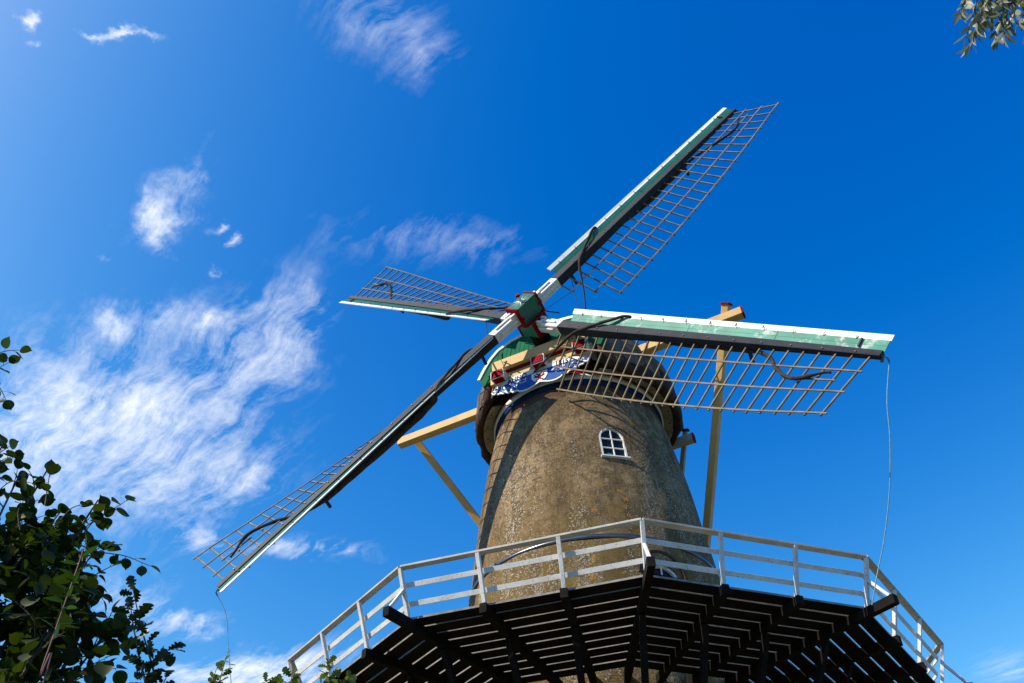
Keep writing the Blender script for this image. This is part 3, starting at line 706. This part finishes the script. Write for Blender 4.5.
# hub (poll end)
a1 = ROT + math.pi / 2; TA = H_ * math.cos(a1) + VV * math.sin(a1); TC = H_ * math.cos(ROT) + VV * math.sin(ROT)
mb = MB()
mb.beam(HUB + NV * -.48, HUB + NV * .22, .62, 1.02, up=TA, bev=.03)
mb.beam(HUB + NV * -1.12, HUB + NV * -.52, 1.0, .66, up=TA, bev=.03)
hub = mb.build('hub', M['green'], mill)
mb = MB()
for sg in (-1, 1):                                      # red flanges round the mouths
    mb.beam(HUB + TA * sg * .50 + NV * -.50, HUB + TA * sg * .50 + NV * .245, .68, .07, up=TA)
    mb.beam(HUB + TC * sg * .49 + NV * -1.14, HUB + TC * sg * .49 + NV * -.50, .07, .72, up=TA)
mb.beam(HUB + NV * -.55, HUB + NV * -.47, .76, 1.06, up=TA)
for sg in (-1, 1):
    for s2 in (-1, 1): mb.tube([HUB + TA * sg * .56 + TC * s2 * .26 + NV * -.2, HUB + TA * sg * .42 + TC * s2 * .37 + NV * -.2], .05, 6, smooth=False)
mb.build('hub_flange', M['red'], hub)
mb = MB()
pts = []
for i in range(18):
    rr_ = .38 if i % 2 == 0 else .09; a = 2 * math.pi * i / 18; pts.append((rr_ * math.cos(a) * .85, rr_ * math.sin(a)))
ctr = HUB + NV * .228
for i in range(18): 
    p, q = pts[i], pts[(i + 1) % 18]
    mb.add([ctr + NV * .02, ctr + TC * p[0] + TA * p[1], ctr + TC * q[0] + TA * q[1]], [[0, 1, 2]])
mb.build('star', M['white'], hub)
mb = MB(); mb.tube([ctr, ctr + NV * .20], .06, 12); st = mb.build('nose', M['white'], hub)
mb = MB(); mb.tube([ctr + NV * .2, ctr + NV * .28], [.085, .075], 12); mb.build('red_knob', M['red'], hub)
mb = MB(); mb.tube([HUB + NV * -1.1, HUB + NV * -2.6], .34, 20); mb.build('windshaft', M['dark'], mill)

# ropes hanging from the sail tips
def catm(cp, n=6):
    out = []
    for i in range(len(cp) - 1):
        p0, p1, p2, p3 = cp[max(i - 1, 0)], cp[i], cp[i + 1], cp[min(i + 2, len(cp) - 1)]
        for k in range(n):
            u_ = k / n; out.append(.5 * ((2 * p1) + (p2 - p0) * u_ + (2 * p0 - 5 * p1 + 4 * p2 - p3) * u_ ** 2 + (3 * p1 - p0 - 3 * p2 + p3) * u_ ** 3))
    return out + [cp[-1]]
def at(px, py, hd):
    """point on the sight line of picture point (px,py) at horizontal distance hd"""
    d = FX + RX * ((px - 512) / FPX) - UX * ((py - 341.5) / FPX); return CAM + d * (hd / math.hypot(d.x, d.y))
def hdist(p): return math.hypot(p.x - CAM.x, p.y - CAM.y)
hC = hdist(tipC)
mb = MB(); mb.tube(catm([tipC, at(887, 400, hC + .05), at(890, 440, hC + .3), at(889.5, 490, hC + .6), at(884, 540, hC + .9), at(877, 575, hC + 1.0), at(872, 605, hC + 1.1)]), .013, 5)
tag(mb.build('rope', M['rope']), 'thin pale rope hanging from the right hand sail tip behind the gallery rail', 'rope', 'ropes hanging from sail tips')
hB = hdist(tipB)
mb = MB(); mb.tube(catm([tipB, at(226, 615, hB), at(228, 645, hB), at(231, 683, hB - .1), at(234, 740, hB - .2), at(236, 800, hB - .2)]), .012, 5)
tag(mb.build('rope', M['rope']), 'thin pale rope dangling from the tip of the lower left sail against the clouds', 'rope', 'ropes hanging from sail tips')

# ================================================================== vegetation
M['hazel'] = leaf_mat('hazel_leaf', (0.008, 0.020, 0.004), (0.050, 0.070, 0.010), .40)
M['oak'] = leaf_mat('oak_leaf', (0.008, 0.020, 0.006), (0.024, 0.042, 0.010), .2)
M['oakl'] = leaf_mat('sunlit_oak_leaf', (0.06, 0.095, 0.02), (0.17, 0.18, 0.05), .35)  # lit copy of the oak leaf, sunshine mixed into the colour
M['willow'] = leaf_mat('grey_willow_leaf', (0.10, 0.12, 0.075), (0.30, 0.31, 0.24), .22)
M['weed'] = leaf_mat('weed_leaf', (0.035, 0.09, 0.018), (0.06, 0.12, 0.03), .35)
def oval(n_=7, a=.42, tooth=.0):
    pts = []
    for i in range(n_ + 1):
        u_ = i / n_; pts.append((u_, a * math.sin(math.pi * u_ ** .85) ** .75 * (1 + tooth * (i % 2)) if 0 < i < n_ else 0.0))
    return pts
HAZEL = [(0, 0), (.06, .20), (.18, .36), (.35, .455), (.52, .47), (.70, .40), (.85, .24), (.93, .10), (1.06, 0)]
OAK = [(0, 0), (.07, .06), (.15, .19), (.22, .17), (.27, .11), (.34, .25), (.42, .26), (.47, .15), (.56, .33), (.65, .34), (.70, .20), (.79, .28), (.87, .26), (.94, .15), (1.0, 0)]
LANCE = [(0, 0), (.2, .09), (.45, .13), (.7, .10), (.9, .035), (1, 0)]
def leaf(mb, p, d, up, size, prof, fold=.18, curl=.25, wid=1.0):
    """one leaf: midrib strip along d, two half blades folded up a little and curled"""
    d = d.normalized(); x = d.cross(up)
    if x.length < 1e-3: x = d.cross(Vector((1, 0, 0)))
    x.normalize(); n_ = x.cross(d)
    vs = []; fs = []; k = len(prof)
    for (u_, w_) in prof:
        c = p + d * (u_ * size) - n_ * (curl * size * u_ * u_)
        vs.append(c); vs.append(c + x * (w_ * size * wid) + n_ * (fold * w_ * size)); vs.append(c - x * (w_ * size * wid) + n_ * (fold * w_ * size))
    for i in range(k - 1):
        a, b = i * 3, (i + 1) * 3
        if prof[i][1] == 0: fs += [[a, b, b + 1], [a, b + 2, b]]
        elif prof[i + 1][1] == 0: fs += [[a, b, a + 1], [a, a + 2, b]]
        else: fs += [[a, b, b + 1, a + 1], [a, a + 2, b + 2, b]]
    mb.add(vs, fs, 0, True)
def rv(rnd, k=1.0): return Vector((rnd.gauss(0, 1), rnd.gauss(0, 1), rnd.gauss(0, 1))) * k
def shoot(wood, fol, rnd, pts, r0, r1, size, prof, step, start=.15, petiole=.25, droop=.3, spread=1.0, whorl=1, wid=1.0, upb=.9):
    path = catm([Vector(p) for p in pts], 6); n_ = len(path)
    wood.tube(path, [r0 + (r1 - r0) * i / (n_ - 1) for i in range(n_)], 5)
    acc = 0; side = rnd.uniform(0, 6.28); tot = sum((path[i + 1] - path[i]).length for i in range(n_ - 1)); s_ = 0; nxt = tot * start
    for i in range(n_ - 1):
        seg = path[i + 1] - path[i]; l = seg.length; d = seg.normalized()
        while nxt < s_ + l:
            p = path[i] + d * (nxt - s_)
            for _ in range(whorl):
                side += 2.4 + rnd.uniform(-.4, .4)
                x = d.cross(Vector((0.1, 0.2, 1))).normalized(); y = d.cross(x)
                out = (x * math.cos(side) + y * math.sin(side)) * spread + d * .6 - Z_ * droop * rnd.uniform(0, 1)
                out.normalize(); q = p + out * size * petiole
                if petiole * size > .008: wood.tube([p, q], [.0018, .0012], 4, caps=False)
                upv = Z_ * upb + rv(rnd, .45)
                leaf(fol, q, out - Z_ * rnd.uniform(0, droop), upv, size * rnd.uniform(.65, 1.15), prof, rnd.uniform(.05, .35), rnd.uniform(.0, .35), wid)
            nxt += step * rnd.uniform(.7, 1.3)
        s_ += l
    leaf(fol, path[-1], (path[-1] - path[-2]), Z_ + rv(rnd, .4), size * .85, prof, .2, .2, wid)

# ---- hazel bush, lower left
rnd = random.Random(21)
base = Vector((-3.75, -22.3, 0))
hz = thing('hazel_bush', 'dark leafy hazel bush with rounded leaves filling the lower left corner', 'bush', base)
wood, fol = MB(), MB()
HD = lambda: rnd.uniform(4.7, 5.4)
stems = []
tips = [(52, 462, 5.0), (62, 510, 4.9), (98, 500, 4.9), (18, 478, 5.1), (88, 560, 4.7), (30, 520, 5.2), (5, 440, 5.1), (-10, 345, 5.0), (-40, 400, 5.3), (-60, 330, 5.4), (-120, 420, 5.5), (100, 640, 4.6), (70, 600, 4.6), (-30, 520, 4.9), (-90, 520, 5.0), (50, 560, 5.3)]
for (px, py, hd) in tips:
    tp = at(px, py, hd); b0 = base + Vector((rnd.uniform(-.3, .3), rnd.uniform(-.3, .3), 0))
    m1 = b0.lerp(tp, .4) + Vector((rnd.uniform(-.25, .1), rnd.uniform(-.2, .2), .35)); m2 = b0.lerp(tp, .75) + Vector((rnd.uniform(-.15, .05), rnd.uniform(-.15, .15), .2))
    path = catm([b0, m1, m2, tp], 8); n_ = len(path)
    wood.tube(path, [.028 + (.004 - .028) * i / (n_ - 1) for i in range(n_)], 6)
    stems.append(path)
    for i in range(4, n_):
        dv = path[i] - CAM; sx = 512 + FPX * dv.dot(RX) / dv.dot(FX); sy = 341.5 - FPX * dv.dot(UX) / dv.dot(FX)
        for _ in range(3 if sy > 530 else 1):
            if sx > -25 and sy < 530 and rnd.random() > (.0 if 405 < sy < 440 else .55): continue
            p = path[i]; d = (path[i] - path[i - 1]).normalized(); o = (rv(rnd).normalized() + d * .7 + Z_ * .2).normalized()
            L_ = rnd.uniform(.12, .30) * (1.0 if i < n_ - 3 else .5)
            shoot(wood, fol, rnd, [p, p + o * L_ * .5 + Z_ * .02, p + o * L_], .004, .0015, .082, HAZEL, .042, petiole=.18, droop=.45)
# sparse outward twigs that break the outline
for pts in ([(75, 545), (95, 520), (118, 506), (127, 500)], [(80, 545), (100, 552), (125, 556), (150, 566)], [(88, 580), (100, 572), (112, 566)], [(45, 505), (48, 485), (50, 470)],
            [(60, 520), (72, 508), (82, 505)], [(-15, 362), (2, 352), (20, 350)], [(-15, 372), (-2, 385), (6, 400)], [(-10, 500), (10, 482), (32, 483)], [(80, 610), (96, 618), (104, 628)],
            [(75, 640), (88, 655), (96, 668)], [(-12, 460), (4, 450), (10, 446)], [(20, 530), (18, 512), (24, 500)], [(92, 600), (98, 590), (103, 600)]):
    hd = rnd.uniform(4.6, 4.9)
    shoot(wood, fol, rnd, [at(a, b, hd + .02 * i) for i, (a, b) in enumerate(pts)], .004, .0016, .078, HAZEL, .05, start=.3, petiole=.22, droop=.35)
# interior leaves make the mass opaque
for _ in range(1500):
    px = rnd.uniform(-150, 92); py = rnd.uniform(520, 760)
    lim = 84 - max(0, (575 - py)) * .9 - 10 * math.sin(py * .05)
    if px > lim: continue
    p = at(px, py, rnd.uniform(4.75, 5.6)); o = rv(rnd).normalized()
    leaf(fol, p, o - Z_ * .3, Z_ * .9 + rv(rnd, .5), rnd.uniform(.055, .09), HAZEL, rnd.uniform(.05, .3), rnd.uniform(0, .3))
for _ in range(1400):                                   # the rest of the crown down to the ground
    a = rnd.uniform(0, 6.28); rr_ = math.sqrt(rnd.random()) * 1.15; z = rnd.uniform(.5, 4.2)
    p = base + Vector((math.cos(a) * rr_ - .2, math.sin(a) * rr_ - .1, z))
    d3 = (p - CAM); 
    leaf(fol, p, rv(rnd).normalized() - Z_ * .3, Z_ * .9 + rv(rnd, .5), rnd.uniform(.055, .09), HAZEL, .2, .2) if d3.dot(RX) / d3.dot(FX) * FPX + 512 < 60 else None
wood.build('stem', M['bark'], hz); fol.build('foliage', M['hazel'], hz)

# ---- reddish weed stalk in front of the bush
rnd = random.Random(4); b0 = at(40, 740, 4.1); b0.z = 0
wd = thing('weed_stalk', 'tall weed with a reddish stem and narrow bright leaves in front of the dark bush', 'plant', b0)
wood, fol = MB(), MB()
path = [b0, at(32, 720, 4.1), at(40, 676, 4.1), at(52, 640, 4.12), (at(66, 600, 4.15)), at(78, 566, 4.2), at(84, 548, 4.2)]
shoot(wood, fol, rnd, path, .0045, .003, .085, LANCE, .03, start=.88, petiole=.02, droop=.1, spread=.8, wid=1.1)
wood.build('stem', M['twig'], wd); fol.build('foliage', M['weed'], wd)

# ---- oak saplings
def sapling(label, group, base, shoots, hd, leafm, size, seed, dens=.03, nb=2):
    rnd = random.Random(seed); t_ = thing('oak_sapling', label, 'sapling', base, group); wood, fol = MB(), MB()
    top0 = Vector(base)
    for pts in shoots:
        P = [at(a, b, hd + rnd.uniform(-.03, .03)) for a, b in pts]
        low_ = P[0]; mid_ = top0.lerp(low_, .6) + Vector((rnd.uniform(-.1, .1), rnd.uniform(-.1, .1), 0))
        tr = catm([top0, mid_, low_], 6); wood.tube(tr, [.02 + (.006 - .02) * i / (len(tr) - 1) for i in range(len(tr))], 6)
        shoot(wood, fol, rnd, P, .006, .002, size, OAK, dens, start=.0, petiole=.06, droop=.15, spread=1.0, upb=.6, whorl=2)
        for k in range(nb * 3):                          # side sprays below the frame too
            p = tr[-1 - k % 4]; o = (rv(rnd).normalized() + Z_ * .4).normalized()
            p2 = p + o * .16
            if abs(o.dot(FX)) < 2: shoot(wood, fol, rnd, [p, p + o * .08, p2], .003, .0015, size * .9, OAK, dens * 1.4, petiole=.06, droop=.2, upb=.6)
    wood.build('stem', M['bark'], t_); fol.build('foliage', leafm, t_)
sapling('dark upright sapling with lobed leaves just right of the big dark bush', None, (at(150, 700, 4.2).x, at(150, 700, 4.2).y, 0),
        [[(160, 700), (152, 665), (142, 630), (133, 590)], [(150, 700), (140, 660), (134, 630), (131, 610)], [(150, 668), (160, 652), (170, 650)], [(152, 705), (160, 690), (166, 678)]], 4.2, M['oak'], .085, 3, .045, 0)
sapling('single small sprig with curled leaves peeping up beneath the dangling rope', 'sprigs along the bottom edge', (at(222, 720, 6.6).x, at(222, 720, 6.6).y, 0),
        [[(216, 720), (218, 690), (222, 672), (226, 658)], [(214, 715), (213, 695), (215, 676)]], 6.6, M['oakl'], .075, 5)
sapling('low wide sprig of sunlit leaves left of the gallery end post', 'sprigs along the bottom edge', (at(283, 740, 6.6).x, at(283, 740, 6.6).y, 0),
        [[(270, 725), (268, 700), (266, 682)], [(285, 725), (286, 700), (292, 676)], [(280, 720), (279, 700), (281, 682)]], 6.6, M['oakl'], .08, 6)
sapling('bushy sunlit sprig overlapping the white gallery railing at the bottom edge', 'sprigs along the bottom edge', (at(333, 740, 6.6).x, at(333, 740, 6.6).y, 0),
        [[(332, 725), (330, 700), (330, 680), (328, 664)], [(340, 725), (342, 700), (347, 680)], [(326, 725), (322, 700), (321, 684)], [(336, 725), (336, 700), (338, 678)]], 6.6, M['oakl'], .08, 8)

# ---- willow overhanging top right
rnd = random.Random(9); wb = Vector((4.6, -22.6, 0))
wl = thing('willow_tree', 'grey green willow branch with narrow leaves hanging in at the top right corner', 'tree', wb)
trunk, fol = MB(), MB()
tr = catm([wb, wb + Vector((.1, -.05, 2.0)), wb + Vector((-.2, -.3, 4.2)), wb + Vector((-.6, -.6, 6.2)), wb + Vector((-.7, -.8, 7.6))], 6)
trunk.tube(tr, [.20 - .15 * i / (len(tr) - 1) for i in range(len(tr))], 10)
def hang(P, n_side=5, size=.080):
    shoot(trunk, fol, rnd, P, .005, .0016, size, LANCE, .013, start=.05, petiole=.04, droop=.75, spread=.75, wid=1.05, upb=.1)
limb_a = tr[14]
limb = catm([limb_a, limb_a + Vector((-.5, -.5, .9)), at(1080, -70, 3.1), at(1010, -60, 3.05)], 6)
trunk.tube(limb, [.05 - .042 * i / (len(limb) - 1) for i in range(len(limb))], 7)
for a in ([(975, -60), (968, -25), (964, 0), (960, 14)], [(990, -60), (982, -20), (973, 15), (966, 38)], [(1000, -60), (990, -25), (984, 0), (976, 30), (970, 44)], [(1005, -60), (995, -20), (988, 5), (978, 30)],
          [(1040, -55), (1020, -15), (1003, 12), (995, 40)], [(1040, -50), (1022, -10), (1006, 8), (990, 16)], [(1060, -50), (1035, -15), (1018, 5), (1010, 28)], [(1070, -40), (1045, -5), (1028, 10), (1018, 24)], [(1030, -50), (1010, -15), (998, 0), (986, 18)], [(1080, -40), (1060, 0), (1040, 20), (1030, 32)], [(1060, -60), (1030, -30), (1005, -10), (980, -4)], [(1050, -40), (1028, -10), (1012, 4), (1000, 22)], [(1010, -40), (1004, -5), (1002, 16), (1004, 36)]):
    hd = rnd.uniform(2.95, 3.2); hang([at(p, q, hd + rnd.uniform(-.03, .03)) for p, q in a])
for _ in range(90):                                     # rest of the crown, out of frame
    q = tr[-1 - rnd.randrange(8)] + Vector((rnd.uniform(.2, 1.6), rnd.uniform(-1.2, 1.2), rnd.uniform(-.6, 1.0)))
    trunk.tube([tr[-6], q], [.012, .004], 5)
    hang([q, q + Vector((rnd.uniform(-.1, .1), rnd.uniform(-.1, .1), -.25)), q + Vector((rnd.uniform(-.2, .2), rnd.uniform(-.2, .2), -.6))])
trunk.build('trunk', M['bark'], wl); fol.build('foliage', M['willow'], wl)
